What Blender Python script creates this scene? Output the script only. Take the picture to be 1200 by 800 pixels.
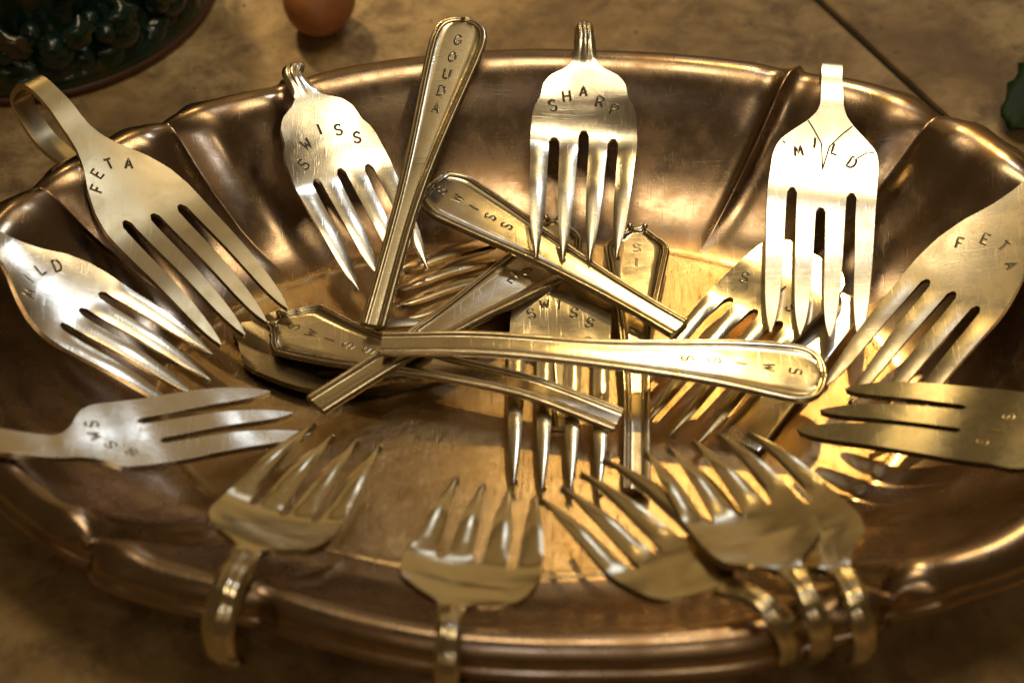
import bpy, bmesh, math, random
import numpy as np
from mathutils import Vector

# ------------------------------------------------------------------ camera, light
S = bpy.context.scene
for o in list(bpy.data.objects): bpy.data.objects.remove(o)
COL = S.collection
CM = 0.01
rad = math.radians

cam = bpy.data.cameras.new("camera"); camo = bpy.data.objects.new("camera", cam); COL.objects.link(camo)
ELEV, DIST = 45.0, 58.0
camo.location = (-0.7*CM, (0.9-DIST*math.cos(rad(ELEV)))*CM, DIST*math.sin(rad(ELEV))*CM)
camo.rotation_euler = (rad(90-ELEV), 0, 0)
cam.sensor_width = 36.0; cam.lens = 2958/1200*36
cam.clip_start = 0.01; cam.clip_end = 50
cam.dof.use_dof = True; cam.dof.focus_distance = 0.592; cam.dof.aperture_fstop = 11; cam.dof.aperture_blades = 7
S.camera = camo

w = bpy.data.worlds.new("World"); S.world = w; w.use_nodes = True
wn = w.node_tree.nodes; wl = w.node_tree.links
bg = wn["Background"]; bg.inputs[0].default_value = (.30,.18,.07,1); bg.inputs[1].default_value = .24
S.view_settings.view_transform = 'Standard'; S.view_settings.look = 'None'
S.view_settings.exposure = -0.12; S.view_settings.gamma = 1

def area(name, loc, target, size, power, col, shape='DISK', size_y=None, spread=180):
    l = bpy.data.lights.new(name, 'AREA'); l.shape = shape; l.size = size*CM
    if size_y: l.size_y = size_y*CM
    l.energy = power; l.color = col; l.spread = rad(spread)
    o = bpy.data.objects.new(name, l); COL.objects.link(o)
    o.location = Vector(loc)*CM
    o.rotation_euler = (Vector(target)-Vector(loc)).to_track_quat('-Z', 'Y').to_euler()
    return o
# warm lamps of the room: a small hard spot behind to the right, a broad one overhead, bluish daylight from the back right, small lamps by the viewer; the fills are added
def spot(name, loc, target, size, power, col, cone, blend=1.0):
    l = bpy.data.lights.new(name, 'SPOT'); l.shadow_soft_size = size*CM; l.energy = power; l.color = col
    l.spot_size = rad(cone); l.spot_blend = blend
    o = bpy.data.objects.new(name, l); COL.objects.link(o); o.location = Vector(loc)*CM
    o.rotation_euler = (Vector(target)-Vector(loc)).to_track_quat('-Z', 'Y').to_euler()
spot('key_spot', (15, 66, 75), (8.0, -1.5, 0), 2.0, 22, (1,.68,.25), 11.5)
spot('back_table_fill', (-34, 62, 60), (-11, 22, 0), 4.0, 18, (1,.70,.32), 24)  # added spot that brightens the tabletop at the back left
area('ceiling_lamp', (6, 5, 95), (4, 2, 0), 42, .9, (1,.79,.50), 'RECTANGLE', 22, 120)
area('ceiling_fill', (2, 30, 95), (0, 5, 0), 70, .25, (1,.77,.42), 'RECTANGLE', 24)  # dimmer panel added so tines and leaning handles come out mid-lit
area('daylight', (25, 44, 86), (-8, 0, 0), 15, .75, (.80,.88,1), 'RECTANGLE', 15)
area('window', (14, 84, 46), (-8, -4, 0), 11, .13, (.74,.84,1), 'RECTANGLE', 14)
area('back_fill', (6, 120, 106), (0, 0, 0), 150, .85, (1,.66,.27), 'RECTANGLE', 86)  # glowing panel added high at the back for the lying pieces to reflect
area('low_back_fill', (8, 120, 33), (0, 0, 0), 150, .50, (1,.67,.27), 'RECTANGLE', 32)  # added lower panel; the gap above it puts stripes in the front forks
area('table_lamp', (22, -62, 74), (4, -6, 0), 4, .22, (1,.84,.58))
area('table_lamp', (-4, -66, 70), (-2, -6, 0), 4, .2, (.82,.88,1))
area('front_fill', (0, -115, 95), (0, 0, 0), 130, .8, (1,.68,.36), 'RECTANGLE', 50)  # unseen panel added beyond the camera to brighten the rim roll

# ------------------------------------------------------------------ materials
def mat(name):
    m = bpy.data.materials.new(name); m.use_nodes = True
    nt = m.node_tree; return m, nt, nt.nodes, nt.links, nt.nodes["Principled BSDF"]
def coords(nt, scale=(100,100,100), rot=(0,0,0)):
    tc = nt.nodes.new("ShaderNodeTexCoord"); mp = nt.nodes.new("ShaderNodeMapping")
    mp.inputs['Scale'].default_value = scale; mp.inputs['Rotation'].default_value = rot
    nt.links.new(tc.outputs['Object'], mp.inputs['Vector']); return mp.outputs[0]
def noise(nt, vec, scale, detail=4, rough=.55, dist=0):
    n = nt.nodes.new("ShaderNodeTexNoise"); n.inputs['Scale'].default_value = scale
    n.inputs['Detail'].default_value = detail; n.inputs['Roughness'].default_value = rough
    n.inputs['Distortion'].default_value = dist
    nt.links.new(vec, n.inputs['Vector']); return n.outputs['Fac']
def ramp(nt, fac, stops):
    r = nt.nodes.new("ShaderNodeValToRGB"); e = r.color_ramp.elements
    while len(e) < len(stops): e.new(.5)
    for el, (p, c) in zip(e, stops):
        el.position = p; el.color = (c[0], c[1], c[2], 1) if isinstance(c, (tuple, list)) else (c, c, c, 1)
    nt.links.new(fac, r.inputs[0]); return r.outputs[0]
def mixc(nt, fac, a, b, mode='MIX'):
    m = nt.nodes.new("ShaderNodeMix"); m.data_type = 'RGBA'; m.blend_type = mode
    if isinstance(fac, (int, float)): m.inputs[0].default_value = fac
    else: nt.links.new(fac, m.inputs[0])
    for i, v in ((6, a), (7, b)):
        if isinstance(v, (tuple, list)): m.inputs[i].default_value = (v[0], v[1], v[2], 1)
        else: nt.links.new(v, m.inputs[i])
    return m.outputs[2]
def madd(nt, a, k, b):
    m = nt.nodes.new("ShaderNodeMath"); m.operation = 'MULTIPLY_ADD'
    nt.links.new(a, m.inputs[0]); m.inputs[1].default_value = k
    if isinstance(b, (int, float)): m.inputs[2].default_value = b
    else: nt.links.new(b, m.inputs[2])
    return m.outputs[0]
def bump(nt, h, strength, dist, prev=None):
    b = nt.nodes.new("ShaderNodeBump"); b.inputs['Strength'].default_value = strength; b.inputs['Distance'].default_value = dist
    nt.links.new(h, b.inputs['Height'])
    if prev is not None: nt.links.new(prev, b.inputs['Normal'])
    return b.outputs[0]

def silver(name, clean, tarnish, r0=.2, r1=.4, t0=.45, t1=.7, wave=1.0, pit=(.06,.045,.02)):
    m, nt, N, L, b = mat(name)
    v = coords(nt)
    tn = noise(nt, v, .9, 6, .62, .3)
    f = ramp(nt, tn, [(t0, 0.0), (t1, 1.0)])
    c = mixc(nt, f, clean, tarnish)
    sp = ramp(nt, noise(nt, v, 9, 3, .5), [(.70, 0.0), (.78, 1.0)])     # small pits and specks
    c = mixc(nt, sp, c, mixc(nt, .55, c, pit))
    L.new(c, b.inputs['Base Color']); b.inputs['Metallic'].default_value = 1
    vs = coords(nt, (1500, 60, 400), (0, 0, .5)); vs2 = coords(nt, (70, 1300, 400), (0, 0, -.35))
    s1 = noise(nt, vs, 1.2, 2, .7); s2 = noise(nt, vs2, 1.2, 2, .7)
    k1 = ramp(nt, s1, [(.60, 0.0), (.72, 1.0)]); k2 = ramp(nt, s2, [(.60, 0.0), (.72, 1.0)])
    rg = madd(nt, f, r1-r0, r0); rg = madd(nt, noise(nt, v, 2.4, 5, .7), .10, rg); rg = madd(nt, k1, .05, rg)
    sub = nt.nodes.new("ShaderNodeMath"); sub.operation = 'SUBTRACT'; L.new(rg, sub.inputs[0]); sub.inputs[1].default_value = .05
    L.new(sub.outputs[0], b.inputs['Roughness'])
    n0 = bump(nt, noise(nt, v, .55, 2, .5), .16*wave, .0012)
    n1 = bump(nt, k1, .10, -.00008, n0); n2 = bump(nt, k2, .08, -.00008, n1)
    n3 = bump(nt, noise(nt, v, 30, 3, .6), .05, .0002, n2)
    L.new(n3, b.inputs['Normal'])
    return m
M = {}
M['bright'] = silver('bright_silver', (.86,.81,.68), (.68,.59,.41), .20, .32, wave=1.2)
M['warm']   = silver('warm_silver', (.76,.685,.52), (.55,.45,.27), .16, .28)
M['satin']  = silver('satin_silver', (.50,.42,.26), (.40,.325,.18), .30, .42)
M['dark']   = silver('dark_silver', (.31,.28,.195), (.22,.185,.115), .24, .38)
M['gloss']  = silver('glossy_silver', (.70,.61,.42), (.52,.42,.23), .12, .24, wave=1.3)
M['dull']   = silver('dull_silver', (.46,.40,.28), (.34,.27,.15), .22, .36)
M['dish']   = silver('tarnished_plate', (.41,.31,.215), (.28,.175,.09), .21, .36, .42, .68, .5)
def dish_floor():
    m, nt, N, L, b = mat('scratched_plate')
    v = coords(nt)
    f = ramp(nt, noise(nt, v, .55, 7, .65, .4), [(.35, 0.0), (.65, 1.0)])
    c = mixc(nt, f, (.52,.375,.195), (.35,.225,.095))
    sp = ramp(nt, noise(nt, v, 7, 5, .7), [(.60, 0.0), (.72, 1.0)])
    c = mixc(nt, sp, c, mixc(nt, .6, c, (.12,.08,.03)))
    fl = ramp(nt, noise(nt, v, 38, 2, .6), [(.66, 0.0), (.71, 1.0)]); c = mixc(nt, fl, c, (.58,.48,.30))
    L.new(c, b.inputs['Base Color']); b.inputs['Metallic'].default_value = 1
    hs = None; nrm = None
    for i, (sc, rz, st, th) in enumerate([((170,22,60),.15,.30,.64),((150,16,60),-.22,.28,.66),((190,30,60),.55,.22,.66),((26,170,60),.2,.12,.68),((140,18,60),-.7,.2,.67)]):
        s = noise(nt, coords(nt, sc, (0,0,rz)), 6+i*1.1, 1, .5, .4)
        s = ramp(nt, s, [(th, 0.0), (th+.06, 1.0)])
        nrm = bump(nt, s, st, -.00020, nrm)
    g = noise(nt, v, 26, 4, .75); nrm = bump(nt, g, .22, .0004, nrm)
    nrm = bump(nt, noise(nt, v, 2.2, 2, .5), .12, .0012, nrm)
    L.new(nrm, b.inputs['Normal'])
    L.new(madd(nt, f, .06, madd(nt, g, .10, .15)), b.inputs['Roughness'])
    return m
M['floor'] = dish_floor()
def simple(name, col, rough, metal=0):
    m, nt, N, L, b = mat(name); b.inputs['Base Color'].default_value = (*col, 1)
    b.inputs['Roughness'].default_value = rough; b.inputs['Metallic'].default_value = metal; return m
M['ink'] = simple('oxidised_groove', (.06,.042,.02), .6)
M['faint'] = simple('faint_groove', (.30,.24,.14), .45, 1)
M['patina'] = simple('oxidised_recess', (.16,.115,.05), .42, 1)
def stone():
    m, nt, N, L, b = mat('tan_stone_tile')
    v = coords(nt)
    a = noise(nt, v, .22, 6, .6, .6); d = noise(nt, v, .8, 8, .7, .3)
    c = ramp(nt, a, [(.34, (.24,.145,.05)), (.5, (.40,.26,.10)), (.64, (.52,.37,.17))])
    c = mixc(nt, ramp(nt, d, [(.42, 0.0), (.62, 1.0)]), c, (.19,.12,.045))
    sp = ramp(nt, noise(nt, v, 2.6, 4, .6), [(.66, 0.0), (.74, 1.0)])
    c = mixc(nt, sp, c, (.07,.045,.025))
    L.new(c, b.inputs['Base Color'])
    L.new(madd(nt, d, .25, .38), b.inputs['Roughness'])
    L.new(bump(nt, d, .25, .0012, bump(nt, noise(nt, v, 6, 5, .65), .15, .0006)), b.inputs['Normal'])
    return m
M['stone'] = stone()
M['grout'] = simple('dark_grout', (.02,.013,.006), .9)

# ------------------------------------------------------------------ object helpers
def root(name, loc, label, cat, group=None, kind=None):
    o = bpy.data.objects.new(name, None); COL.objects.link(o); o.empty_display_size = .01
    o.location = Vector(loc)*CM
    o['label'] = label; o['category'] = cat
    if group: o['group'] = group
    if kind: o['kind'] = kind
    return o
def link(name, me, m, parent=None):
    o = bpy.data.objects.new(name, me); COL.objects.link(o)
    if m is not None:
        me.materials.clear()
        for x in (m if isinstance(m, (list, tuple)) else [m]): me.materials.append(x)
    if parent: o.parent = parent
    return o
def pymesh(name, v, f, origin=(0,0,0), smooth=True):
    me = bpy.data.meshes.new(name)
    o = np.asarray(origin, float)
    me.from_pydata([tuple((np.asarray(p, float)-o)*CM) for p in v], [], f)
    if smooth: me.polygons.foreach_set('use_smooth', [True]*len(me.polygons))
    me.update(); return me

def finish(me, solid=None, offset=-1.0, bev=None, seg=2, lim=40):
    """apply solidify + bevel, keep material_index as the part tag"""
    ob = bpy.data.objects.new('tmp', me); COL.objects.link(ob)
    if solid:
        s = ob.modifiers.new('s', 'SOLIDIFY'); s.thickness = solid*CM; s.offset = offset; s.use_even_offset = False
    if bev:
        b = ob.modifiers.new('b', 'BEVEL'); b.width = bev*CM; b.segments = seg; b.limit_method = 'ANGLE'; b.angle_limit = rad(lim)
        b.harden_normals = True
    dg = bpy.context.evaluated_depsgraph_get(); dg.update()
    out = bpy.data.meshes.new_from_object(ob.evaluated_get(dg))
    bpy.data.objects.remove(ob)
    return out
def split(me, names, mats, parent):
    """cut one evaluated mesh into part objects by material index, keeping its corner normals so no seam shows"""
    V = np.empty(len(me.vertices)*3); me.vertices.foreach_get('co', V); V = V.reshape(-1, 3)
    CN = np.array([c.vector[:] for c in me.corner_normals])
    res = []
    idx = np.empty(len(me.polygons), int); me.polygons.foreach_get('material_index', idx)
    for k, nm in enumerate(names):
        vm = {}; vs = []; fs = []; ns = []
        for pi in np.where(idx == k)[0]:
            p = me.polygons[int(pi)]; f = []
            for li, vi in zip(p.loop_indices, p.vertices):
                if vi not in vm: vm[vi] = len(vs); vs.append(tuple(V[vi]))
                f.append(vm[vi]); ns.append(tuple(CN[li]))
            fs.append(f)
        if not fs: continue
        m2 = bpy.data.meshes.new(nm); m2.from_pydata(vs, [], fs)
        m2.polygons.foreach_set('use_smooth', [True]*len(fs)); m2.update()
        m2.normals_split_custom_set(ns)
        res.append(link(nm, m2, mats[k] if isinstance(mats, list) else mats, parent))
    bpy.data.meshes.remove(me)
    return res

class Path:
    def __init__(s, pts, lat=None, roll=0, ref=None):
        P = np.array(pts, float); s.ctrl = P
        Q = np.vstack([2*P[0]-P[1], P, 2*P[-1]-P[-2]])
        out = []; s.ci = []
        for i in range(1, len(Q)-2):
            p0, p1, p2, p3 = Q[i-1:i+3]
            k = [0]
            for a, b in ((p0,p1),(p1,p2),(p2,p3)): k.append(k[-1]+max(np.linalg.norm(b-a), 1e-4)**.5)
            s.ci.append(len(out))
            for t in np.linspace(k[1], k[2], 40, endpoint=False):
                A1=(k[1]-t)/(k[1]-k[0])*p0+(t-k[0])/(k[1]-k[0])*p1; A2=(k[2]-t)/(k[2]-k[1])*p1+(t-k[1])/(k[2]-k[1])*p2
                A3=(k[3]-t)/(k[3]-k[2])*p2+(t-k[2])/(k[3]-k[2])*p3
                B1=(k[2]-t)/(k[2]-k[0])*A1+(t-k[0])/(k[2]-k[0])*A2; B2=(k[3]-t)/(k[3]-k[1])*A2+(t-k[1])/(k[3]-k[1])*A3
                out.append((k[2]-t)/(k[2]-k[1])*B1+(t-k[1])/(k[2]-k[1])*B2)
        s.ci.append(len(out)); out.append(Q[-2])
        s.p = np.array(out); d = np.linalg.norm(np.diff(s.p, axis=0), axis=1)
        s.a = np.concatenate([[0], np.cumsum(d)]); s.len = s.a[-1]
        s.cs = [s.a[i] for i in s.ci]
        t = np.gradient(s.p, s.a, axis=0); s.t = t/np.linalg.norm(t, axis=1)[:, None]
        if lat is None:
            d = np.array(ref if ref is not None else P[-1]-P[0], float)
            lat = np.cross(d, [0,0,1.0])
        lat = np.array(lat)/np.linalg.norm(lat)
        if roll:
            ax = np.array(ref if ref is not None else P[-1]-P[0], float); ax /= np.linalg.norm(ax); r = rad(roll)
            lat = lat*math.cos(r)+np.cross(ax, lat)*math.sin(r)+ax*(ax@lat)*(1-math.cos(r))
        s.lat = lat
    def frame(s, q):
        q = np.clip(q, 0, s.len)
        p = np.array([np.interp(q, s.a, s.p[:, i]) for i in range(3)])
        t = np.array([np.interp(q, s.a, s.t[:, i]) for i in range(3)]); t /= np.linalg.norm(t)
        l = s.lat-(s.lat@t)*t; l /= np.linalg.norm(l)
        return p, t, l, np.cross(l, t)
    def at(s, x, q, h=0):
        p, t, l, n = s.frame(q); return p+l*x+n*h

# ------------------------------------------------------------------ stamped letters (single-stroke punches)
def arc(cx, cy, rx, ry, a0, a1, n=8):
    return [(cx+rx*math.cos(rad(a0+(a1-a0)*i/n)), cy+ry*math.sin(rad(a0+(a1-a0)*i/n))) for i in range(n+1)]
FONT = {
 'S': [arc(.3,.74,.27,.25,20,270,8)+arc(.3,.25,.29,.25,90,-160,8)[1:]],
 'W': [[(-.05,1),(.15,0),(.32,.85),(.5,0),(.7,1)]], 'I': [[(.3,0),(.3,1)]],
 'H': [[(0,0),(0,1)],[(.6,0),(.6,1)],[(0,.5),(.6,.5)]], 'A': [[(0,0),(.3,1),(.6,0)],[(.1,.32),(.5,.32)]],
 'R': [[(0,0),(0,1),(.3,1)]+arc(.32,.75,.25,.25,90,-90,7)+[(0,.5)],[(.3,.5),(.6,0)]],
 'P': [[(0,0),(0,1),(.3,1)]+arc(.32,.75,.26,.26,90,-90,7)+[(0,.49)]],
 'M': [[(-.03,0),(.05,1),(.3,.25),(.55,1),(.63,0)]], 'L': [[(.05,1),(.05,0),(.55,0)]],
 'D': [[(.02,0),(.02,1),(.25,1)]+arc(.25,.5,.34,.5,90,-90,9)+[(.02,0)]],
 'G': [arc(.32,.5,.3,.5,50,330,12)+[(.6,.45),(.36,.45)]],
 'O': [arc(.3,.5,.29,.5,0,360,14)], 'U': [[(.02,1),(.02,.3)]+arc(.3,.3,.28,.3,180,360,8)+[(.58,1)]],
 'F': [[(.05,0),(.05,1),(.58,1)],[(.05,.52),(.45,.52)]], 'E': [[(.58,0),(.05,0),(.05,1),(.58,1)],[(.05,.52),(.48,.52)]],
 'T': [[(0,1),(.6,1)],[(.3,1),(.3,0)]], 'C': [arc(.33,.5,.31,.5,45,315,10)],
}
def strokes_mesh(name, lines, surf, hw, origin, eps=.006, lip=.010):
    """V-grooved punch marks: dark centre between two raised burrs; lines are (x, s) polylines on the surface"""
    v, f, mi = [], [], []
    for ln in lines:
        pts = [np.array(ln[0], float)]
        for p in ln[1:]:
            p = np.array(p, float); n = max(1, int(np.linalg.norm(p-pts[-1])/.08))
            a = pts[-1].copy()
            for i in range(1, n+1): pts.append(a+(p-a)*i/n)
        pts = np.array(pts); b = len(v)
        closed = np.linalg.norm(pts[0]-pts[-1]) < 1e-3
        for i in range(len(pts)):
            d0 = pts[i]-pts[i-1] if i > 0 else (pts[-1]-pts[-2] if closed else pts[1]-pts[0])
            d1 = pts[i+1]-pts[i] if i < len(pts)-1 else (pts[1]-pts[0] if closed else d0)
            d0 = d0/np.linalg.norm(d0); d1 = d1/np.linalg.norm(d1)
            n = np.array([-(d0+d1)[1], (d0+d1)[0]]); nn = np.linalg.norm(n); n = n/nn if nn > .2 else np.array([-d0[1], d0[0]])
            for k, h in ((-1.7, 0), (-1, lip), (0, eps), (1, lip), (1.7, 0)):
                q = pts[i]+n*k*hw; v.append(surf(q[0], q[1], h+.002))
        for i in range(len(pts)-1):
            for k in range(4):
                f.append((b+i*5+k, b+i*5+k+1, b+i*5+k+6, b+i*5+k+5)); mi.append(0 if k in (1, 2) else 1)
    me = pymesh(name, v, f, origin)
    return me, mi
def stamp(name, letters, surf, size, origin, parent, metal, hw=.018, faint=False, label=None):
    for ch, x, s, r in letters:
        lines = []
        c, sn = math.cos(rad(r)), math.sin(rad(r))
        for st in FONT[ch]:
            o = []
            for (a, b) in st:
                a = (a-.3)*size; b = (b-.5)*size
                a, b = a*c-b*sn, a*sn+b*c
                o.append((x-a, s-b))          # reader's right is -lat, reader's up is towards the neck
            lines.append(o)
        me, mi = strokes_mesh(name, lines, surf, hw, origin, lip=.005 if faint else .010)
        o = link(name, me, [M['faint'] if faint else M['ink'], metal], parent)
        me.polygons.foreach_set('material_index', mi)

# ------------------------------------------------------------------ forks
OUT = {
 'dinner': [(0,.25),(.15,.31),(.3,.45),(.5,.72),(.7,.91),(.88,.99),(1,1)],
 'salad':  [(0,.25),(.08,.38),(.15,.62),(.27,.77),(.40,.81),(.46,.82),(.54,.91),(.66,.965),(.85,.99),(1,1)],
 'angular':[(0,.22),(.1,.27),(.21,.42),(.33,.66),(.45,.88),(.52,.94),(.62,.985),(1,1)],
 'square': [(0,.20),(.08,.28),(.17,.55),(.30,.86),(.45,.965),(.62,1),(.8,.99),(1,.975)],
 'pastry': [(0,.34),(.12,.38),(.28,.55),(.42,.85),(.52,.97),(.7,1),(1,1)],
 'block':  [(0,.62),(.06,.78),(.14,.92),(.25,.98),(.5,1),(1,1)],
}
def tines4(tip=.74, w=.36, dl=(0,.02,.02,0), slot=(0,-.12,0), pw=2.2):
    g = (2-4*w)/3; e = []; x = -1
    for i in range(4): e.append((x, x+w)); x += w+g
    return dict(edges=e, tips=[-tip, -tip/3, tip/3, tip], dl=dl, slot=slot, pw=pw)
def tines3(w=(.58,.5,.62), tips=(-.78,-.05,.62), dl=(0,0,0), slot=(0,0), pw=2.4):
    g = (2-sum(w))/2; e = []; x = -1
    for i in range(3): e.append((x, x+w[i])); x += w[i]+g
    return dict(edges=e, tips=list(tips), dl=dl, slot=slot, pw=pw)

def fork(sp, W, outline, tn, metal, label, group, strap=.3, ridge=.05, bowl=.08, crown=.03, thick=.15, roll=0, name='fork', endw=None):
    st = [p for p in sp['strap']]; pts = st+[sp['neck'], sp['slot'], sp['tip']]
    nk, sl, tp = [np.array(sp[k]) for k in ('neck','slot','tip')]
    # gentle arch of the head between neck, slot and tip
    pts = st+[nk, (nk+sl)/2+np.array([0,0,.05]), sl, (sl+tp)/2+np.array([0,0,.10]), tp]
    P = Path(pts, ref=tp-nk, roll=roll)
    s_n, s_s, s_t = P.cs[len(st)], P.cs[len(st)+2], P.len
    pl, tl = s_s-s_n, s_t-s_s
    ox, oy = zip(*OUT[outline])
    hwf = lambda t: W*float(np.interp(t, dense_t, dense_w))
    dense_t = np.linspace(0, 1, 60); dense_w = np.interp(dense_t, ox, oy)
    k = np.array([1,2,3,2,1])/9; dw = np.convolve(np.pad(dense_w, 2, mode='edge'), k, 'valid'); dw[0] = oy[0]; dense_w = dw
    neckw = W*oy[0]
    nT = len(tn['edges'])
    # columns
    cols = []; TC, GC = 6, 4
    for i, (a, b) in enumerate(tn['edges']):
        for j in range(TC+1): cols.append((a+(b-a)*j/TC, 't', i, j/TC))
        if i < nT-1:
            b2 = tn['edges'][i+1][0]
            for j in range(1, GC): cols.append((b+(b2-b)*j/GC, 'g', i, j/GC))
    U = [c[0] for c in cols]; nc = len(U)
    gslot = [s_s+d for d in tn['slot']]
    def slot_of(c):
        u, kind, i, v = c
        if kind == 'g':
            gw = (tn['edges'][i+1][0]-tn['edges'][i][1])*W*.5
            return gslot[i]-gw*1.15*math.sqrt(max(0, 1-(2*v-1)**2))
        l = gslot[i-1] if i > 0 else gslot[0]; r = gslot[i] if i < nT-1 else gslot[-1]
        return l+(r-l)*v
    SL = [slot_of(c) for c in cols]
    bz = lambda u, t: -bowl*(1-u*u)*min(1, max(0, t))
    v, f, tag = [], [], []
    def pal(u, t): return bz(u, (t-.05)/.5)
    rowsH = 34 if st else 4
    s0 = 0 if st else s_n-.25
    rows = []
    if st:
        for r in range(rowsH):
            t = r/rowsH; s = s_n*t
            we = (endw if endw else strap*.8)
            wv = np.interp(t, [0, .12, .75, 1], [we, strap, strap*.95, neckw])
            row = []
            for u in U:
                rg = (.45*ridge*(abs(math.cos(u*math.pi*1.5))-.5)+(.13*wv*3 if ridge else 0)*(1-u*u))*min(1, (1-t)*5)
                row.append(len(v)); v.append(P.at(u*wv, s, rg))
            rows.append(row)
    RP = 26
    first = len(rows)
    for r in range(RP+1):
        t = r/RP; row = []
        for c, se in zip(cols, SL):
            s = s_n+(se-s_n)*t; tt = min(1, (s-s_n)/pl); u = c[0]
            row.append(len(v)); v.append(P.at(u*hwf(tt), s, pal(u, tt)))
        rows.append(row)
    for r in range(len(rows)-1):
        for j in range(nc-1):
            f.append((rows[r][j], rows[r][j+1], rows[r+1][j+1], rows[r+1][j])); tag.append(0 if r < first else 1)
    # tines
    last = rows[-1]; RT = 26
    wS = hwf(1)
    for i, (a, b) in enumerate(tn['edges']):
        js = [j for j, c in enumerate(cols) if c[1] == 't' and c[2] == i]
        prev = [last[j] for j in js]
        c0, h0 = (a+b)/2, (b-a)/2; c1 = tn['tips'][i]; send = s_t-tl*tn['dl'][i]
        for r in range(1, RT+1):
            t = 1-(1-r/RT)**1.25; row = []
            hh = h0*(1-.25*t)*(1-t**(tn['pw']*2.2))**.75; hh = max(hh, .02)
            cc = c0+(c1-c0)*t
            for j in js:
                vv = cols[j][3]*2-1
                s = SL[j]+(send-SL[j])*t; u = cc+vv*hh
                cr = crown*(1-vv*vv)*min(1, t*7)*(1-.5*t)
                row.append(len(v)); v.append(P.at(u*wS, s, bz(u, 1)+cr))
            for q in range(len(js)-1):
                f.append((prev[q], prev[q+1], row[q+1], row[q])); tag.append(2+i)
            prev = row
    base = sp['strap'][0] if False else sp['neck']
    r_ = root(name, base, label, 'fork', group)
    me = pymesh('fork_mesh', v, f, base)
    for x in range(2+nT): me.materials.append(metal)
    me.polygons.foreach_set('material_index', tag)
    me = finish(me, thick, -1.0, .028, 2, 50)
    ob = split(me, ['handle', 'head']+['tine']*nT, metal, r_)
    head = [o for o in ob if o.name.startswith('head')][0]
    surf = lambda x, s, h=0: P.at(x, s_n+s, h+pal(x/max(.1, hwf(min(1, max(0, s/pl)))), s/pl))
    return r_, head, surf, P

# ------------------------------------------------------------------ cut-off handles
RING = [(0,-.005),(.014,.032),(.040,.056),(.068,.052),(.084,.022),(.094,.004),(.106,.004),(.118,.030),(.138,.054),(.158,.050),(.172,.020),(.185,.006)]
def smoothline(pts, n):
    q = Path([(a, b, 0) for a, b in pts]); ss = np.linspace(0, q.len, n)
    return np.array([[np.interp(x, q.a, q.p[:, 0]), np.interp(x, q.a, q.p[:, 1])] for x in ss])
ROUND = [(0,0),(.2,.02),(.38,.09),(.53,.22),(.63,.42),(.675,.7),(.66,1.1),(.60,1.8),(.50,2.8),(.41,3.8),(.34,4.8),(.30,6)]
HEXA = [(0,.0),(.3,.02),(.46,.07),(.56,.2),(.66,.48),(.69,.7),(.67,1.0),(.58,2.0),(.45,3.2),(.36,4.4),(.31,5.4),(.29,6.2)]
ORNATE = [(0,.05),(.06,.03),(.09,-.02),(.14,-.035),(.20,-.01),(.235,.06),(.25,.13),(.30,.17),(.40,.27),(.42,.33),(.48,.37),(.58,.47),(.67,.62),(.715,.76),(.71,.88),(.66,1.3),(.53,2.3),(.41,3.2),(.33,4.2),(.29,5.5)]
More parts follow.
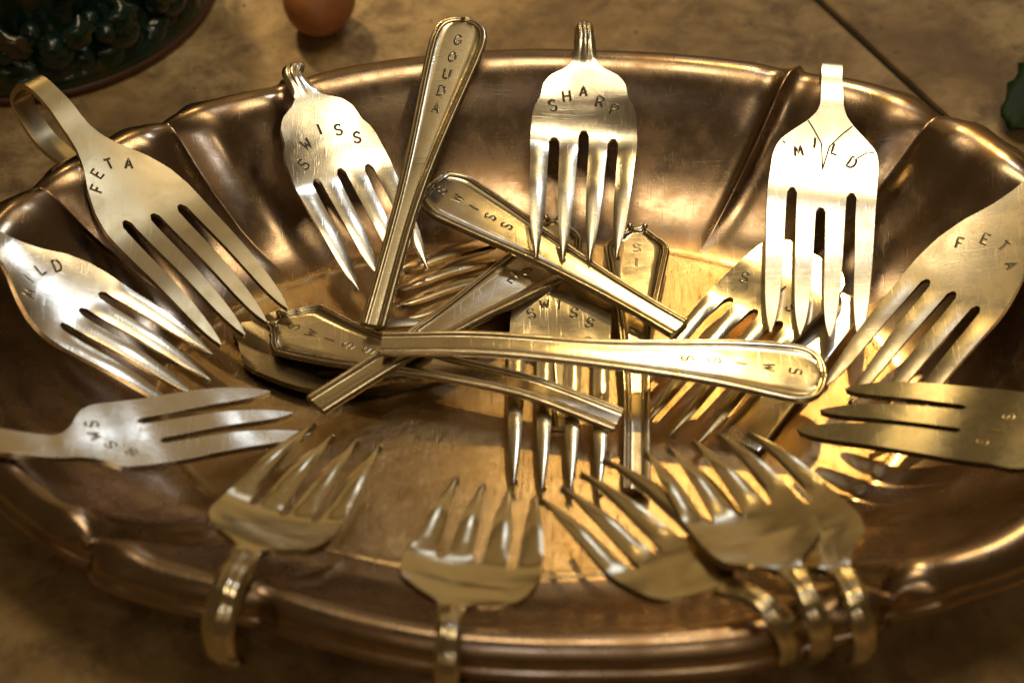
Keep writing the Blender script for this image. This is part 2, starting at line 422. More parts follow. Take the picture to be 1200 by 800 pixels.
def handle(key, pts, half, wscale, metal, label, group, word=None, s0=.7, ds=.52, size=.27, dome=.03, thick=.12, ring=RING, faint=False, roll=0, endw=None, name='cheese_marker', ornate=False, rings=True):
    P = Path(pts, roll=roll); Lh = P.len
    hp = [(x*wscale, s) for x, s in half if s < Lh-.3]; hp.append(((endw or half[-1][0])*wscale, Lh))
    n = 150
    if ornate: dome = .0
    hl = smoothline(hp, n); hl[0, 0] = 0; hl[-1, 1] = Lh
    t = np.gradient(hl, axis=0); t[0] = (1, 0); t /= np.linalg.norm(t, axis=1)[:, None]
    nr = np.stack([-t[:, 1], t[:, 0]], 1)
    ext = np.vstack([nr[2:0:-1]*(-1, 1), nr, nr[-1:], nr[-1:]])        # mirrored about the tip
    nr = np.stack([np.convolve(ext[:, i], np.ones(5)/5, 'valid') for i in (0, 1)], 1)
    nr[-8:, 1] = 0
    v, f = [], []; groove = set()
    D = lambda x, hw: dome*(1-min(1, (x/max(hw, .05))**2))
    ringsR, ringsL = [], []
    for d, h in ring:
        R, Lf = [], []
        for i in range(n):
            x, s = hl[i]+nr[i]*d; hw = hl[i, 0]
            x = max(x, hl[i, 0]*.12 if i > 0 else 0); s = min(max(s, 0 if not ornate else -.1), Lh)
            hh = h+D(x, hw)
            R.append(len(v)); v.append(P.at(x, s, hh))
            if i == 0: Lf.append(R[0])
            else: Lf.append(len(v)); v.append(P.at(-x, s, hh))
        ringsR.append(R); ringsL.append(Lf)
    for k in range(len(ring)-1):
        for i in range(n-1):
            if len(ring) > 6 and k in (4, 5, 10): groove.update((len(f), len(f)+1))
            f.append((ringsR[k][i], ringsR[k][i+1], ringsR[k+1][i+1], ringsR[k+1][i]))
            f.append((ringsL[k][i+1], ringsL[k][i], ringsL[k+1][i], ringsL[k+1][i+1]))
    def fill(R, Lf, x_of, h_of, flip):
        K = 6; prev = None
        for i in range(n):
            if i == 0: row = [R[0]]*(K+1)
            else:
                row = [R[i]]
                for k in range(1, K):
                    a = 1-2*k/K; x, s = x_of(i); row.append(len(v)); v.append(P.at(x*a, s, h_of(x*a, i)))
                row.append(Lf[i])
            if prev:
                for k in range(K):
                    q = [prev[k], row[k], row[k+1], prev[k+1]]
                    q = [a for j, a in enumerate(q) if a not in q[:j]]
                    if len(q) > 2: f.append(tuple(reversed(q)) if flip else tuple(q))
            prev = row
        return prev
    dl, hl_ = ring[-1]
    def xo(i):
        x, s = hl[i]+nr[i]*dl; return max(x, hl[i, 0]*.12), min(max(s, 0 if not ornate else -.1), Lh)
    top_end = fill(ringsR[-1], ringsL[-1], xo, lambda x, i: hl_+D(x, hl[i, 0]), False)
    # underside: outer ring dropped, then filled
    B1R, B1L = [], []
    for i in range(n):
        x, s = hl[i]; 
        B1R.append(len(v)); v.append(P.at(x, s, -thick*.55))
        if i == 0: B1L.append(B1R[0])
        else: B1L.append(len(v)); v.append(P.at(-x, s, -thick*.55))
    B2R, B2L = [], []
    for i in range(n):
        x, s = hl[i]+nr[i]*.05; x = max(x, hl[i, 0]*.2 if i > 0 else 0); s = min(max(s, 0 if not ornate else -.1), Lh)
        B2R.append(len(v)); v.append(P.at(x, s, -thick))
        if i == 0: B2L.append(B2R[0])
        else: B2L.append(len(v)); v.append(P.at(-x, s, -thick))
    for i in range(n-1):
        for (A, B, C, Dd) in ((ringsR[0], ringsL[0], B1R, B1L), (B1R, B1L, B2R, B2L)):
            f.append((A[i+1], A[i], C[i], C[i+1])); f.append((B[i], B[i+1], Dd[i+1], Dd[i]))
    bot_end = fill(B2R, B2L, lambda i: (max((hl[i]+nr[i]*.05)[0], hl[i,0]*.2), min(max((hl[i]+nr[i]*.05)[1], 0 if not ornate else -.1), Lh)), lambda x, i: -thick, True)
    # cut end cap
    cap = [r[-1] for r in ringsR]+top_end[1:-1]+[r[-1] for r in reversed(ringsL)]+[B1L[-1]]+list(reversed(bot_end))+[B1R[-1]]
    seen = []; [seen.append(a) for a in cap if a not in seen]
    f.append(tuple(seen))
    base = P.at(0, Lh*.5)
    r_ = root(name, base, label, 'cheese marker', group)
    me = pymesh('handle', v, f, base)
    bm = bmesh.new(); bm.from_mesh(me); bmesh.ops.recalc_face_normals(bm, faces=bm.faces)
    for e in bm.edges:
        if len(e.link_faces) == 2 and e.calc_face_angle(0) > rad(55): e.smooth = False
    bm.to_mesh(me); bm.free()
    body = link('handle', me, [metal, M['patina']], r_)
    me.polygons.foreach_set('material_index', [1 if i in groove else 0 for i in range(len(me.polygons))])
    surf = lambda x, s, h=0: P.at(x, s, h+hl_+D(x, float(np.interp(s, hl[:, 1], hl[:, 0]))))
    if word:
        stamp('stamped_letter', [(ch, x, s, r) for ch, x, s, r in word] if not isinstance(word, str) else [(ch, 0, s0+ds*i, 0) for i, ch in enumerate(word)], surf, size, base, body, metal, faint=faint)
    if ornate:   # scroll beads at the tip
        for sx in (-1, 1):
            bm = bmesh.new(); bmesh.ops.create_uvsphere(bm, u_segments=12, v_segments=8, radius=.075*CM)
            c = (P.at(sx*.165*wscale, .03, .05)-base)*CM
            bmesh.ops.translate(bm, verts=bm.verts, vec=Vector(c)); m2 = bpy.data.meshes.new('scroll'); bm.to_mesh(m2); bm.free()
            m2.polygons.foreach_set('use_smooth', [True]*len(m2.polygons)); link('scroll', m2, metal, r_)
    return r_, body, surf, P

# ------------------------------------------------------------------ the table
TZ = -.5
def tiles():
    t = bpy.data.objects.new('table_top', None); COL.objects.link(t); t['kind'] = 'structure'
    a = np.array([7.56, 14.38]); b = np.array([10.04, 10.08]); d = (a-b)/np.linalg.norm(a-b); n = np.array([d[1], -d[0]])   # n points right of the joint
    ang = math.atan2(n[1], n[0]); size, gap = 46.0, .2
    bx = pymesh('grout_bed', [(x, y, z) for z in (TZ-2, TZ-.12) for x, y in ((-120,-120),(120,-120),(120,120),(-120,120))], [(3,2,1,0),(4,5,6,7),(0,1,5,4),(1,2,6,5),(2,3,7,6),(3,0,4,7)], smooth=False)
    g = link('grout_bed', bx, M['grout'], t)
    bm = bmesh.new(); bmesh.ops.create_cube(bm, size=1)
    bmesh.ops.scale(bm, verts=bm.verts, vec=((size-gap)*CM, (size-gap)*CM, 1.0*CM))
    bmesh.ops.bevel(bm, geom=bm.edges[:], offset=.12*CM, segments=2, affect='EDGES', profile=.6)
    me = bpy.data.meshes.new('tile'); bm.to_mesh(me); bm.free()
    for i in range(-2, 2):
        for j in range(-2, 2):
            c = b+n*(size*(i+.5))+d*(size*(j+.5)-10)
            o = link('tile', me, None if me.materials else M['stone'], t)
            o.location = (c[0]*CM, c[1]*CM, (TZ-.5)*CM); o.rotation_euler = (0, 0, ang)
tiles()

# ------------------------------------------------------------------ the dish
DC = np.array([-.3, -.95])
CREASE = [((-11.6,3.7),.5),((-8.7,5.9),.65),((-5.9,7.1),-.6),((5.87,7.55),-.8),((9.1,6.05),.6),((11.6,4.1),.45),((7.25,-8.9),1),((5.3,-9.4),-.5),((-6.4,-9.2),-.5),((-9.55,-7.3),.8)]
RIMK = [(-2.6009, 0.973), (-2.5227, 0.9676), (-2.4394, 0.9576), (-2.3538, 0.9714), (-2.2754, 0.9673), (-2.1432, 0.942), (-2.0409, 0.9188), (-1.8816, 0.9324), (-1.737, 0.9485), (-1.6027, 0.9553), (-1.4712, 0.9616), (-1.2378, 0.9892), (-1.1366, 0.9849), (-1.0169, 0.9779), (-0.9346, 0.9892), (-0.8704, 0.9875), (-0.7512, 1.0283), (0.5733, 1.0888), (0.6764, 1.1052), (0.7818, 1.1139), (0.8219, 1.1044), (0.9109, 1.1177), (0.9785, 1.1158), (1.0379, 1.0992), (1.1044, 1.092), (1.2097, 1.0769), (1.4434, 1.0517), (1.5695, 1.0504), (1.761, 1.0396), (1.8757, 1.0358), (2.0108, 1.0241), (2.0863, 1.0198), (2.1735, 1.026), (2.2662, 1.0283), (2.3849, 1.03), (2.5846, 1.0339), (2.7366, 1.0421)]   # measured rim outline: (angle, scale)
def rimk(t):
    a = np.array([p[0] for p in RIMK]); k = np.array([p[1] for p in RIMK])
    a = np.concatenate([a-2*math.pi, a, a+2*math.pi]); k = np.tile(k, 3)
    q = np.linspace(-.10, .10, 11); w_ = np.exp(-(q/.05)**2)
    return float((np.interp(t+q, a, k)*w_).sum()/w_.sum())
def dish():
    A0, B0 = 8.1, 4.95          # floor edge
    A1, B1 = 13.0, 9.45         # outer rim
    prof = [(0,0),(.015,.015),(.03,.03),(.045,.018),(.06,.0),(.09,.015),(.15,.06),(.22,.16),(.30,.32),(.38,.52),(.45,.74),(.52,.98),(.58,1.21),(.635,1.42),(.68,1.61),(.72,1.80),(.755,1.97),(.79,2.13),(.825,2.26),(.86,2.35),(.89,2.38),(.92,2.36),(.95,2.29),(.975,2.18),(.992,2.07),(1.0,1.99),(.998,1.95),(1.001,1.91),(1.013,1.89),(1.024,1.84),(1.03,1.76),(1.026,1.69),(1.012,1.65)]
    cth = []
    for (x, y), k in CREASE:
        cth.append((math.atan2((y-DC[1])/B1, (x-DC[0])/A1), k))
    cth.sort()
    th = set(np.linspace(-math.pi, math.pi, 540, endpoint=False).tolist())
    for c, k in cth:
        for d in np.concatenate([np.linspace(-.06, .06, 49)]): th.add((c+d+math.pi) % (2*math.pi)-math.pi)
    th = np.array(sorted(th))
    keep = [True]+[th[i]-th[i-1] > 6e-4 for i in range(1, len(th))]; th = th[np.array(keep)]
    n = len(th)
    v, f, tag = [], [], []
    ex = 2.0
    def ell(a, b, t):
        c, s = math.cos(t), math.sin(t)
        return np.array([a*math.copysign(abs(c)**(2/ex), c), b*math.copysign(abs(s)**(2/ex), s)])
    def se(t):     # superellipse by angle, keeps creases at their own angle
        c, s = math.cos(t), math.sin(t); r = (abs(c)**ex+abs(s)**ex)**(-1/ex); return r*c, r*s
    KT = [rimk(t) for t in th]
    panel = []
    for t in th:
        i = sum(1 for c, k in cth if c <= t) % len(cth); panel.append(i)
    rowsv = []
    # floor disc: rings
    for q in (.25, .5, .72, .88, .95, .985):
        rowsv.append((q, None))
    for p in prof: rowsv.append((None, p))
    grid = []
    for q, p in rowsv:
        row = []
        for t, kt in zip(th, KT):
            cx, cy = se(t)
            if p is None: x, y, z = A0*q*cx, B0*q*cy, 0
            else:
                u, z = p
                ds = 0; pill = 0; nc = 1e9
                for c, k in cth:
                    dt = (t-c+math.pi) % (2*math.pi)-math.pi
                    arc_ = abs(dt)*math.hypot(A1*math.sin(c), B1*math.cos(c)); nc = min(nc, arc_)
                    if k > 0: ds -= k*(.34*math.exp(-(arc_/.30)**1.2)-.13*math.exp(-((arc_-.85)/.45)**2))
                    else: ds -= k*(.16*math.exp(-(arc_/.13)**1.3)) - k*0 ; 
                    if k < 0: ds += k*.10*math.exp(-((arc_-.35)/.3)**2)
                m = min(1, max(0, (u-.08)/.35)); m = m*m*(3-2*m)
                ds *= m; 
                # normal direction of the wall (inward, up)
                nx = .8 if u < .8 else .8-1.6*(u-.8)/.2*.5
                Au, Bu = A0+(kt*A1-A0)*u, B0+(kt*B1-B0)*u
                bul = 1+.004*m*min(1, nc/1.5)
                x, y = Au*cx*bul, Bu*cy*bul
                rr = math.hypot(x, y); hz = .75 if u > .55 else .45
                k_ = 1-ds*nx*.75/rr
                if u > .95: k_ = 1+ds*.9/rr
                x, y = x*k_, y*k_
                z = z+ds*hz*1.0
            row.append(len(v)); v.append((DC[0]+x, DC[1]+y, z))
        grid.append(row)
    c = len(v); v.append((DC[0], DC[1], 0))
    for i in range(n): f.append((c, grid[0][i], grid[0][(i+1) % n])); tag.append(0)
    nf = 6
    for r in range(len(grid)-1):
        for i in range(n):
            f.append((grid[r][i], grid[r+1][i], grid[r+1][(i+1) % n], grid[r][(i+1) % n]))
            k = r-nf
            tag.append(0 if k < 4 else (2+panel[i] if k < 16 else 1))
    d = root('silver_dish', (DC[0], DC[1], 0), 'tarnished oval silver dish with a fluted rim holding all the cheese forks', 'dish')
    me = pymesh('dish_mesh', v, f, (DC[0], DC[1], 0))
    npan = len(cth)
    for x in range(2+npan): me.materials.append(M['dish'])
    me.polygons.foreach_set('material_index', tag)
    me = finish(me, .12, -1)
    split(me, ['basin', 'rim']+['wall_panel']*npan, [M['floor'], M['dish']]+[M['dish']]*npan, d)
    # foot ring under the basin
    vv, ff = [], []
    for t in np.linspace(0, 2*math.pi, 96, endpoint=False):
        cx, cy = se(t)
        for (k, z) in ((.97,-.1),(1.0,-.3),(1.0,TZ+.002),(.96,TZ+.002),(.93,-.1)): vv.append((DC[0]+A0*cx*k, DC[1]+B0*cy*k, z))
    for i in range(96):
        for k in range(5): ff.append((i*5+k, i*5+(k+1) % 5, ((i+1) % 96)*5+(k+1) % 5, ((i+1) % 96)*5+k))
    me = pymesh('foot_ring', vv, ff, (DC[0], DC[1], 0))
    bm = bmesh.new(); bm.from_mesh(me); bmesh.ops.recalc_face_normals(bm, faces=bm.faces); bm.to_mesh(me); bm.free()
    link('foot_ring', me, M['dish'], d)
dish()

# ------------------------------------------------------------------ measured positions (centimetres)
SPEC = {'F': {'A': {'strap': [[-10.992, 5.131, 1.5], [-11.977, 6.084, 1.75], [-12.49, 6.708, 2.5], [-12.092, 6.519, 3.15], [-11.413, 5.851, 3.05]], 'neck': [-10.843, 5.153, 2.75], 'slot': [-8.908, 3.168, 1.75], 'tip': [-6.487, 0.464, 0.9]},
  'B': {'strap': [[-5.921, 7.433, 1.5], [-5.991, 7.533, 2.35], [-5.891, 7.233, 2.97], [-5.923, 6.896, 3.0]], 'neck': [-5.571, 6.283, 2.85], 'slot': [-4.642, 4.49, 1.9], 'tip': [-3.427, 1.953, 1.0]},
  'C': {'strap': [[1.041, 8.791, 1.5], [1.041, 8.941, 2.4], [1.041, 8.591, 3.2], [1.069, 8.113, 3.2]], 'neck': [1.041, 7.441, 2.9], 'slot': [1.003, 5.696, 2.0], 'tip': [0.776, 2.4, 1.2]},
  'D': {'strap': [[6.962, 7.378, 1.3], [6.982, 7.578, 2.2], [6.962, 7.278, 3.05], [6.904, 6.805, 3.1]], 'neck': [6.862, 6.028, 2.8], 'slot': [6.502, 3.77, 1.9], 'tip': [6.109, 0.117, 1.0]},
  'E': {'strap': [[12.551, 4.094, 1.45], [12.651, 4.144, 2.35], [12.151, 3.844, 2.95]], 'neck': [11.451, 3.344, 2.75], 'slot': [9.163, 0.69, 1.7], 'tip': [6.952, -1.919, 0.75]},
  'F': {'strap': [[11.833, -4.36, 1.4], [11.933, -4.36, 2.3], [11.383, -4.36, 2.85]], 'neck': [10.583, -4.41, 2.5], 'slot': [8.851, -3.269, 1.75], 'tip': [5.659, -2.215, 0.9]},
  'G': {'strap': [[-13.462, 1.773, 1.35], [-13.662, 1.873, 2.25], [-13.112, 1.723, 2.9]], 'neck': [-12.162, 1.273, 2.75], 'slot': [-10.202, 0.069, 1.85], 'tip': [-7.51, -1.241, 0.75]},
  'H': {'strap': [[-12.244, -4.613, 1.25], [-12.344, -4.613, 2.05], [-11.544, -4.613, 2.6]], 'neck': [-10.144, -4.513, 2.35], 'slot': [-8.39, -3.424, 1.65], 'tip': [-5.342, -2.074, 0.75]},
  'I': {'strap': [[-6.226, -9.117, 1.1], [-6.372, -9.428, 1.5], [-6.431, -9.485, 2.35], [-6.267, -8.912, 2.9]], 'neck': [-5.929, -7.51, 2.6], 'slot': [-5.357, -5.879, 2.0], 'tip': [-4.233, -2.954, 1.2]},
  'J': {'strap': [[-1.999, -10.372, 1.1], [-1.985, -10.535, 1.7], [-1.956, -10.369, 2.5], [-1.913, -9.715, 2.85]], 'neck': [-1.867, -8.864, 2.5], 'slot': [-1.421, -7.267, 2.05], 'tip': [-1.006, -4.476, 1.3]},
  'K': {'strap': [[4.569, -9.28, 1.2], [4.739, -9.58, 1.75], [4.644, -9.58, 2.55], [4.178, -9.229, 2.95]], 'neck': [3.489, -8.43, 2.6], 'slot': [2.26, -7.04, 2.1], 'tip': [0.503, -4.511, 1.5]},
  'L': {'strap': [[5.199, -9.315, 1.3], [5.336, -9.566, 2.0], [5.231, -9.591, 2.8], [4.998, -9.14, 3.1]], 'neck': [4.737, -8.246, 2.9], 'slot': [3.908, -6.253, 2.4], 'tip': [2.881, -3.715, 1.75]},
  'M': {'strap': [[6.055, -9.28, 1.2], [6.22, -9.454, 1.75], [6.131, -9.436, 2.5], [5.953, -9.042, 2.85]], 'neck': [5.749, -7.953, 2.55], 'slot': [4.807, -5.946, 2.05], 'tip': [3.565, -3.437, 1.45]},
  'T': {'strap': [], 'neck': [0.532, 2.604, 0.6], 'slot': [0.385, 0.455, 0.5], 'tip': [0.255, -4.022, 0.3]},
  'U': {'strap': [], 'neck': [0.417, 4.103, 0.3], 'slot': [-0.86, 3.142, 0.45], 'tip': [-3.472, 2.0, 0.3]},
  'V': {'strap': [], 'neck': [6.334, 2.758, 1.0], 'slot': [4.832, 1.114, 0.75], 'tip': [2.512, -2.186, 0.35]},
  'X': {'strap': [], 'neck': [-7.015, 1.116, 0.2], 'slot': [-4.857, 0.112, 0.35], 'tip': [-2.062, 0.512, 0.25]}},
'H': {'N': [[-1.814, 8.588, 3.4], [-2.423, 6.37, 2.7], [-3.167, 3.326, 1.9], [-3.83, 0.316, 1.1]],
  'O': [[-2.661, 4.812, 1.35], [-0.7, 3.469, 1.1], [1.263, 1.949, 0.95], [3.084, 0.487, 0.85]],
  'P': [[-6.171, 1.118, 0.5], [-4.547, 0.096, 0.75], [-2.412, -0.703, 0.85], [-0.322, -1.316, 0.8], [1.645, -2.091, 0.55]],
  'Q': [[0.404, 3.353, 0.5], [-1.092, 1.708, 0.8], [-2.989, -0.285, 1.05], [-5.003, -1.958, 0.9]],
  'R': [[6.261, -1.318, 1.1], [4.193, -1.092, 1.3], [1.56, -0.92, 1.42], [-1.456, -0.603, 1.45], [-3.599, -0.504, 1.35]],
  'S': [[2.282, 4.245, 0.5], [2.143, 1.459, 0.55], [2.062, -1.473, 0.5], [1.986, -3.874, 0.3]],
  'Y': [[0.282, 4.767, 0.3], [0.317, 2.574, 0.3], [0.362, -0.12, 0.2], [0.396, -1.922, 0.15]],
  'W': [[7.086, 1.883, 0.55], [6.084, 0.363, 0.4], [4.291, -2.431, 0.2]]}}
FK, HD = SPEC['F'], SPEC['H']
GR = 'stamped cheese forks hooked over the dish rim'; GL = 'loose forks lying in the dish'; GH = 'cut fork handles lying in the dish'
B_, W_, D_ = M['bright'], M['warm'], M['dull']
def word(head, surf, P, key, letters, metal, size=.27, faint=False):
    stamp('stamped_letter', letters, surf, size, FK[key]['neck'], head, metal, faint=faint)

# hooked over the rim, clockwise from the upper left
r, h, s, P = fork(FK['A'], 1.22, 'dinner', tines4(.76, .355, (0,.0,.0,.02), (.10,-.05,-.25), 3.2), M['satin'], 'large plain fork stamped FETA, its handle looping over the left rim by green pottery', GR, .27, .0, .04, .0, .15, name='rim_fork')
word(h, s, P, 'A', [('F',.66,1.55,35),('E',.40,1.22,20),('T',.0,1.16,-15),('A',-.38,1.40,-35)], M['satin'])
r, h, s, P = fork(FK['B'], 1.2, 'salad', tines4(.72, .36, (.0,.03,.03,.0), (0,-.12,-.05), 2.2), B_, 'bright fork stamped SWISS hooked over the back rim left of the GOUDA handle', GR, .27, .05, .08, .03, name='rim_fork')
word(h, s, P, 'B', [('S',.78,1.62,25),('W',.52,1.18,15),('I',.06,.92,0),('S',-.36,1.08,-12),('S',-.70,1.42,-20)], B_)
r, h, s, P = fork(FK['C'], 1.27, 'salad', tines4(.73, .35, (.03,.0,.0,.0), (.08,-.12,.08), 2.0), B_, 'bright fork stamped SHARP hooked over the middle of the back rim', GR, .22, .06, .09, .035, name='rim_fork')
word(h, s, P, 'C', [('S',.75,1.10,12),('H',.42,.86,8),('A',.02,.72,0),('R',-.38,1.0,-12),('P',-.72,1.22,-18)], B_)
r, h, s, P = fork(FK['D'], 1.27, 'angular', tines4(.78, .37, (.0,.0,.0,.0), (-.05,.42,-.05), 3.0), B_, 'bright fork stamped MILD with angular shoulders hooked over the back right rim', GR, .26, .0, .03, .0, name='rim_fork')
word(h, s, P, 'D', [('M',.66,1.35,15),('I',.30,1.1,0),('L',-.2,1.2,-10),('O' if False else 'D',-.62,1.5,-25)], B_)
lines = [[(.52,.52),(.34,.78),(.14,1.1),(.05,1.75)],[(-.52,.55),(-.30,.80),(-.05,1.15),(.05,1.75)],[(-1.1,1.2),(-.95,1.2),(-.72,1.38)],[(1.05,1.15),(.98,1.2)]]
for ln in lines:
    me, mi = strokes_mesh('engraved_line', [ln], s, .011, FK['D']['neck'], lip=.008); o = link('engraved_line', me, [M['ink'], B_], h); me.polygons.foreach_set('material_index', mi)
r, h, s, P = fork(FK['E'], 1.22, 'dinner', tines4(.80, .36, (0,0,0,0), (.05,.0,.05), 2.6), D_, 'dull grey fork stamped FETA hooked over the right rim', GR, .3, .0, .05, .02, name='rim_fork')
word(h, s, P, 'E', [('F',.62,2.42,20),('E',.2,2.02,10),('T',-.25,1.96,-10),('A',-.68,2.3,-40)], D_)
r, h, s, P = fork(FK['F'], 1.12, 'block', tines3((.72,.50,.50), (-.45,.12,.74), (0,.10,.22), (0,.12), 2.6), M['dark'], 'dark three tined pastry fork pointing left from the right rim', GR, .34, .0, .03, .0, name='pastry_fork')
word(h, s, P, 'F', [('S',.35,1.25,10),('I',-.1,1.3,0),('S',-.5,1.45,-10)], M['dark'], faint=True)
r, h, s, P = fork(FK['G'], 1.15, 'dinner', tines4(.74, .36, (.10,.0,.0,.05), (.08,.0,-.05), 2.4), B_, 'shining fork stamped MILD hooked over the left rim above the three tined fork', GR, .30, .0, .10, .03, name='rim_fork')
word(h, s, P, 'G', [('M',.55,1.35,20),('I',.26,1.10,5),('L',-.14,1.10,-10),('D',-.48,1.30,-25)], B_)
r, h, s, P = fork(FK['H'], 1.02, 'pastry', tines3((.56,.50,.60), (-.78,-.08,.62), (.12,.04,.0), (-.05,.20), 2.6), B_, 'bluish three tined pastry fork pointing right from the left rim', GR, .36, .0, .04, .0, name='pastry_fork')
word(h, s, P, 'H', [('S',-.45,1.0,-15),('W',-.1,.9,0),('S',.25,1.1,10),('S',.55,1.45,25)], B_, faint=True)
fork(FK['I'], 1.3, 'square', tines4(.62, .375, (.0,.05,.02,.02), (0,-.05,0), 1.05), M['gloss'], 'fork hooked over the front rim at the left with its wide ridged handle loop', GR, 0.35, .06, .14, .05, name='rim_fork')
fork(FK['J'], 1.38, 'square', tines4(.64, .375, (.0,.02,.05,.12), (0,.10,0), 1.05), M['gloss'], 'fork hooked over the middle of the front rim, between the two other front clusters', GR, 0.25, .05, .14, .04, name='rim_fork')
fork(FK['K'], 1.28, 'square', tines4(.70, .375, (.05,.03,.0,.0), (0,.05,.05), 1.05), M['gloss'], 'leftmost of the three close forks hooked together over the front right rim', GR, 0.29, .05, .14, .04, name='rim_fork')
fork(FK['L'], 1.22, 'square', tines4(.68, .375, (.0,.0,.0,.05), (0,.0,.05), 1.05), M['gloss'], 'middle and topmost of the three close forks hooked over the front right rim', GR, 0.27, .05, .14, .04, name='rim_fork')
fork(FK['M'], 1.22, 'square', tines4(.68, .375, (.0,.0,.0,.05), (0,.0,.05), 1.05), M['gloss'], 'rightmost of three close forks hooked over the front right rim, half hidden', GR, 0.27, .05, .14, .04, name='rim_fork')

# lying loose in the basin
r, h, s, P = fork(FK['T'], 1.15, 'block', tines4(.80, .34, (.0,.02,.03,.06), (0,.0,.0), 2.6), W_, 'loose fork stamped SWISS lying flat mid dish with tines towards the viewer', GL, .3, .0, .02, .04, name='fork')
word(h, s, P, 'T', [('S',.70,1.42,15),('W',.42,1.12,8),('I',.08,1.10,0),('S',-.28,1.32,-8),('S',-.66,1.6,-15)], W_)
fork(FK['U'], 1.0, 'block', tines4(.74, .36, (.0,.0,.02,.0), (0,0,0), 2.4), W_, 'loose fork mostly hidden under crossing handles, its tines pointing left', GL, .3, .0, .02, .03, name='fork')
r, h, s, P = fork(FK['V'], 1.2, 'block', tines4(.80, .34, (.0,.0,.0,.0), (0,.05,.1), 2.6), W_, 'loose fork stamped SWISS on the right of the basin under the MILD fork tines', GL, .3, .0, .02, .05, name='fork')
word(h, s, P, 'V', [('S',.80,1.6,20),('W',.32,1.35,10),('I',-.1,1.35,0),('S',-.6,1.6,-20)], W_)
r, h, s, P = fork(FK['X'], 1.12, 'square', tines4(.70, .34, (.1,.05,.0,.0), (0,0,0), 2.2), D_, 'dull loose fork lying flat under the ornate handle at left', GL, .3, .0, .04, .02, name='fork')
word(h, s, P, 'X', [('S',-.55,1.5,-90)], D_, faint=True)

handle('Y', HD['Y'], ORNATE, .95, W_, 'ornate fork handle almost hidden behind the SHARP fork tines', GH, None, ornate=True)
handle('S', HD['S'], ORNATE, 1.08, W_, 'ornate shouldered fork handle lying lengthwise right of the flat SWISS fork', GH, [('S',0,.75,0),('I',0,1.25,0)], ornate=True, faint=True)
FLAT = [(0,-.02),(.02,.01),(.05,.015),(.1,.015)]
handle('W', HD['W'], [(0,0),(.3,.0),(.5,.03),(.56,.1),(.57,.6),(.55,2),(.53,5)], 1.0, B_, 'plain flat unmarked fork handle lying under the tines on the right', GH, None, ring=FLAT, dome=.0, thick=.08)
handle('P', HD['P'], ORNATE, 1.25, W_, 'ornate fork handle at left with a notched scrolled tip, faintly stamped', GH, 'SWISS', s0=.62, ds=.5, ornate=True, faint=True)
handle('Q', HD['Q'], HEXA, 1.15, W_, 'ridged fork handle crossing over the ornate one towards the lower left', GH, [('C',0,1.15,0),('E',0,1.62,0)], faint=False)
handle('O', HD['O'], HEXA, 1.2, W_, 'fork handle sloping down to the right beneath the SHARP fork tines', GH, 'SWISS', s0=.35, ds=.47)
handle('R', HD['R'], ROUND, 1.3, W_, 'long round ended fork handle stamped SWISS lying across the centre on top', GH, 'SWISS', s0=.72, ds=.60, endw=.27)
handle('N', HD['N'], ROUND, 1.02, W_, 'round ended fork handle stamped GOUDA leaning upright on the back rim', GH, 'GOUDA', s0=.72, ds=.50, endw=.30)

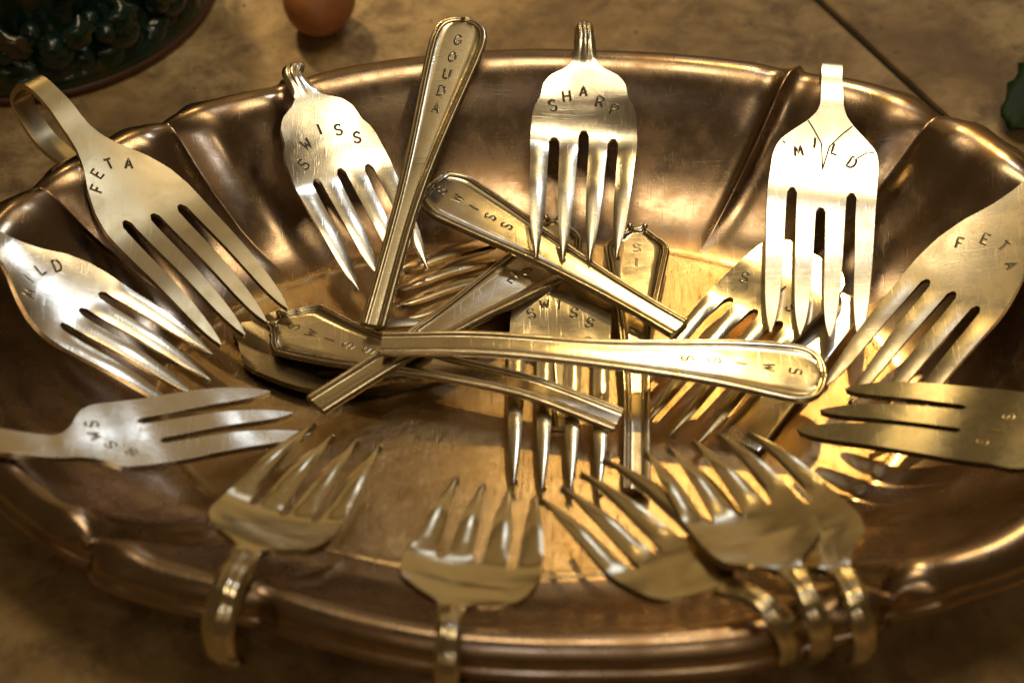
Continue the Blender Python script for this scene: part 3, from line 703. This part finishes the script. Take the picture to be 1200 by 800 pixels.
# ------------------------------------------------------------------ things behind the dish
def glaze():
    m, nt, N, L, b = mat('dark_green_glaze'); v = coords(nt)
    a = noise(nt, v, .5, 5, .6, .8)
    c = ramp(nt, a, [(.35, (.003,.010,.008)), (.5, (.006,.030,.020)), (.62, (.022,.032,.010)), (.72, (.06,.03,.01))])
    L.new(c, b.inputs['Base Color']); b.inputs['Roughness'].default_value = .2
    b.inputs['Coat Weight'].default_value = .35; b.inputs['Coat Roughness'].default_value = .05
    L.new(bump(nt, noise(nt, v, 1.6, 3, .5), .3, .002), b.inputs['Normal'])
    return m
M['glaze'] = glaze(); M['clay'] = simple('brown_clay_edge', (.09,.035,.015), .45)
def pottery():
    c = np.array([-14.0, 15.3, TZ]); rng = random.Random(4)
    r_ = root('glazed_pot', c, 'dark green glazed pot with fruit in relief at the upper left', 'pottery')
    def lathe(prof, n, nm, m):
        v, f = [], []
        for i in range(n):
            a = 2*math.pi*i/n
            for q, z in prof: v.append((c[0]+q*math.cos(a), c[1]+q*math.sin(a), c[2]+z))
        k = len(prof)
        for i in range(n):
            for j in range(k-1): f.append((i*k+j, ((i+1) % n)*k+j, ((i+1) % n)*k+j+1, i*k+j+1))
        return link(nm, pymesh(nm, v, f, c), m, r_)
    lathe([(.0,.002),(5.2,.002),(5.42,.06),(5.46,.16),(5.40,.26),(5.2,.30)], 96, 'foot', M['clay'])
    body = lathe([(5.36,.22),(5.40,.4),(5.3,.6),(4.9,.85),(4.5,1.1),(4.35,1.6),(4.3,2.4),(4.4,3.6),(4.6,5),(4.5,5.1),(4.2,4.9),(4.0,3),(3.8,1.0),(0,.9)], 96, 'body', M['glaze'])
    fm = bpy.data.meshes.new('fruit'); bm = bmesh.new(); bmesh.ops.create_uvsphere(bm, u_segments=20, v_segments=12, radius=1*CM); bm.to_mesh(fm); bm.free()
    fm.polygons.foreach_set('use_smooth', [True]*len(fm.polygons)); fm.materials.append(M['glaze'])
    for i in range(14):
        a = -math.pi*.62+i*.36
        for q in range(5):
            sz = rng.uniform(.28, .42) if q else .58
            rr, zz = 4.85, 1.15
            if q: rr += .30*math.cos(q*1.57+.5)-.1; zz += .5*math.sin(q*1.57+.5)
            aa = a+(0 if q == 0 else .13*math.sin(q*1.9+i))+rng.uniform(-.03,.03)
            o = bpy.data.objects.new('fruit', fm); COL.objects.link(o); o.parent = r_
            o.location = Vector((rr*math.cos(aa), rr*math.sin(aa), zz))*CM; o.scale = (sz, sz, sz*rng.uniform(.8,1.15))
    # leaves between the fruit
    for i in range(44):
        a = -math.pi*.62+i*.14+rng.uniform(-.05,.05); tl = rng.uniform(-.6,.6)
        v, f = [], []
        for j in range(9):
            t = j/8; wd = .38*math.sin(math.pi*t**.8)+.02
            for k in (-1, -.5, 0, .5, 1):
                x = k*wd*(1+.25*math.sin(t*14)); y = (t-.5)*1.5
                X = x*math.cos(tl)-y*math.sin(tl); Y = x*math.sin(tl)+y*math.cos(tl)
                z = .12+.18*(1-k*k)*math.sin(math.pi*t)
                rr = 5.06-.30*Y+z*.7; zz = (.75 if i % 2 else 1.7)+.5*Y+z*.6
                aa = a+X/5; v.append((c[0]+rr*math.cos(aa), c[1]+rr*math.sin(aa), c[2]+max(.3, zz)))
        for j in range(8):
            for k in range(4): f.append((j*5+k, j*5+k+1, j*5+k+6, j*5+k+5))
        link('leaf', pymesh('leaf', v, f, c), M['glaze'], r_)
pottery()
def egg():
    m, nt, N, L, b = mat('brown_shell'); v = coords(nt)
    L.new(ramp(nt, noise(nt, v, 1.2, 4, .6), [(.3, (.30,.11,.032)), (.7, (.42,.17,.055))]), b.inputs['Base Color']); b.inputs['Roughness'].default_value = .55
    v, f = [], []
    for j in range(17):
        a = math.pi*j/16
        for i in range(32):
            p = 2*math.pi*i/32; q = .86*math.sin(a)*(1-.12*math.cos(a))
            v.append((q*math.cos(p), -1.08*math.cos(a), q*math.sin(p)))
    for j in range(16):
        for i in range(32): f.append((j*32+i, j*32+(i+1) % 32, (j+1)*32+(i+1) % 32, (j+1)*32+i))
    v = [(x*1.12-5.78, y*1.08+13.15, z*1.12+TZ+.96) for x, y, z in v]
    o = link('brown_egg', pymesh('brown_egg', v, f, (-5.75, 13.15, TZ)), m); o.location = Vector((-5.75, 13.15, TZ))*CM
    o['label'] = 'smooth brown egg on the stone behind the back rim'; o['category'] = 'egg'
egg()
def leaf():
    m, nt, N, L, b = mat('green_leaf'); v = coords(nt)
    b.inputs['Specular IOR Level'].default_value = .2
    L.new(ramp(nt, noise(nt, v, 2, 4, .6), [(.3, (.008,.024,.004)), (.7, (.02,.042,.008))]), b.inputs['Base Color']); b.inputs['Roughness'].default_value = .5
    v, f = [], []
    ax = np.array([.86, .5]); nx = np.array([-.5, .86]); base = np.array([11.8, 8.75])
    for j in range(21):
        t = j/20; wd = 1.25*math.sin(math.pi*min(1, t*.92+.05))**.8+.03
        for k in range(-4, 5):
            e = wd*(1+.10*math.sin(t*40)*(abs(k) == 4))
            q = base+ax*(t*3.6)+nx*(k/4*e)
            v.append((q[0], q[1], TZ+.25+.55*math.sin(t*2.4)+.22*abs(k/4)+.06*math.sin(t*9+k)))
    for j in range(20):
        for k in range(8): f.append((j*9+k, j*9+k+1, j*9+k+10, j*9+k+9))
    me = pymesh('leaf', v, f, (11.8, 8.75, TZ)); me.materials.append(m)
    me = finish(me, .03, 0)
    o = link('fallen_leaf', me, m); o.location = Vector((11.8, 8.75, TZ))*CM
    o['label'] = 'green leaf lying on the stone at the right edge'; o['category'] = 'leaf'
leaf()
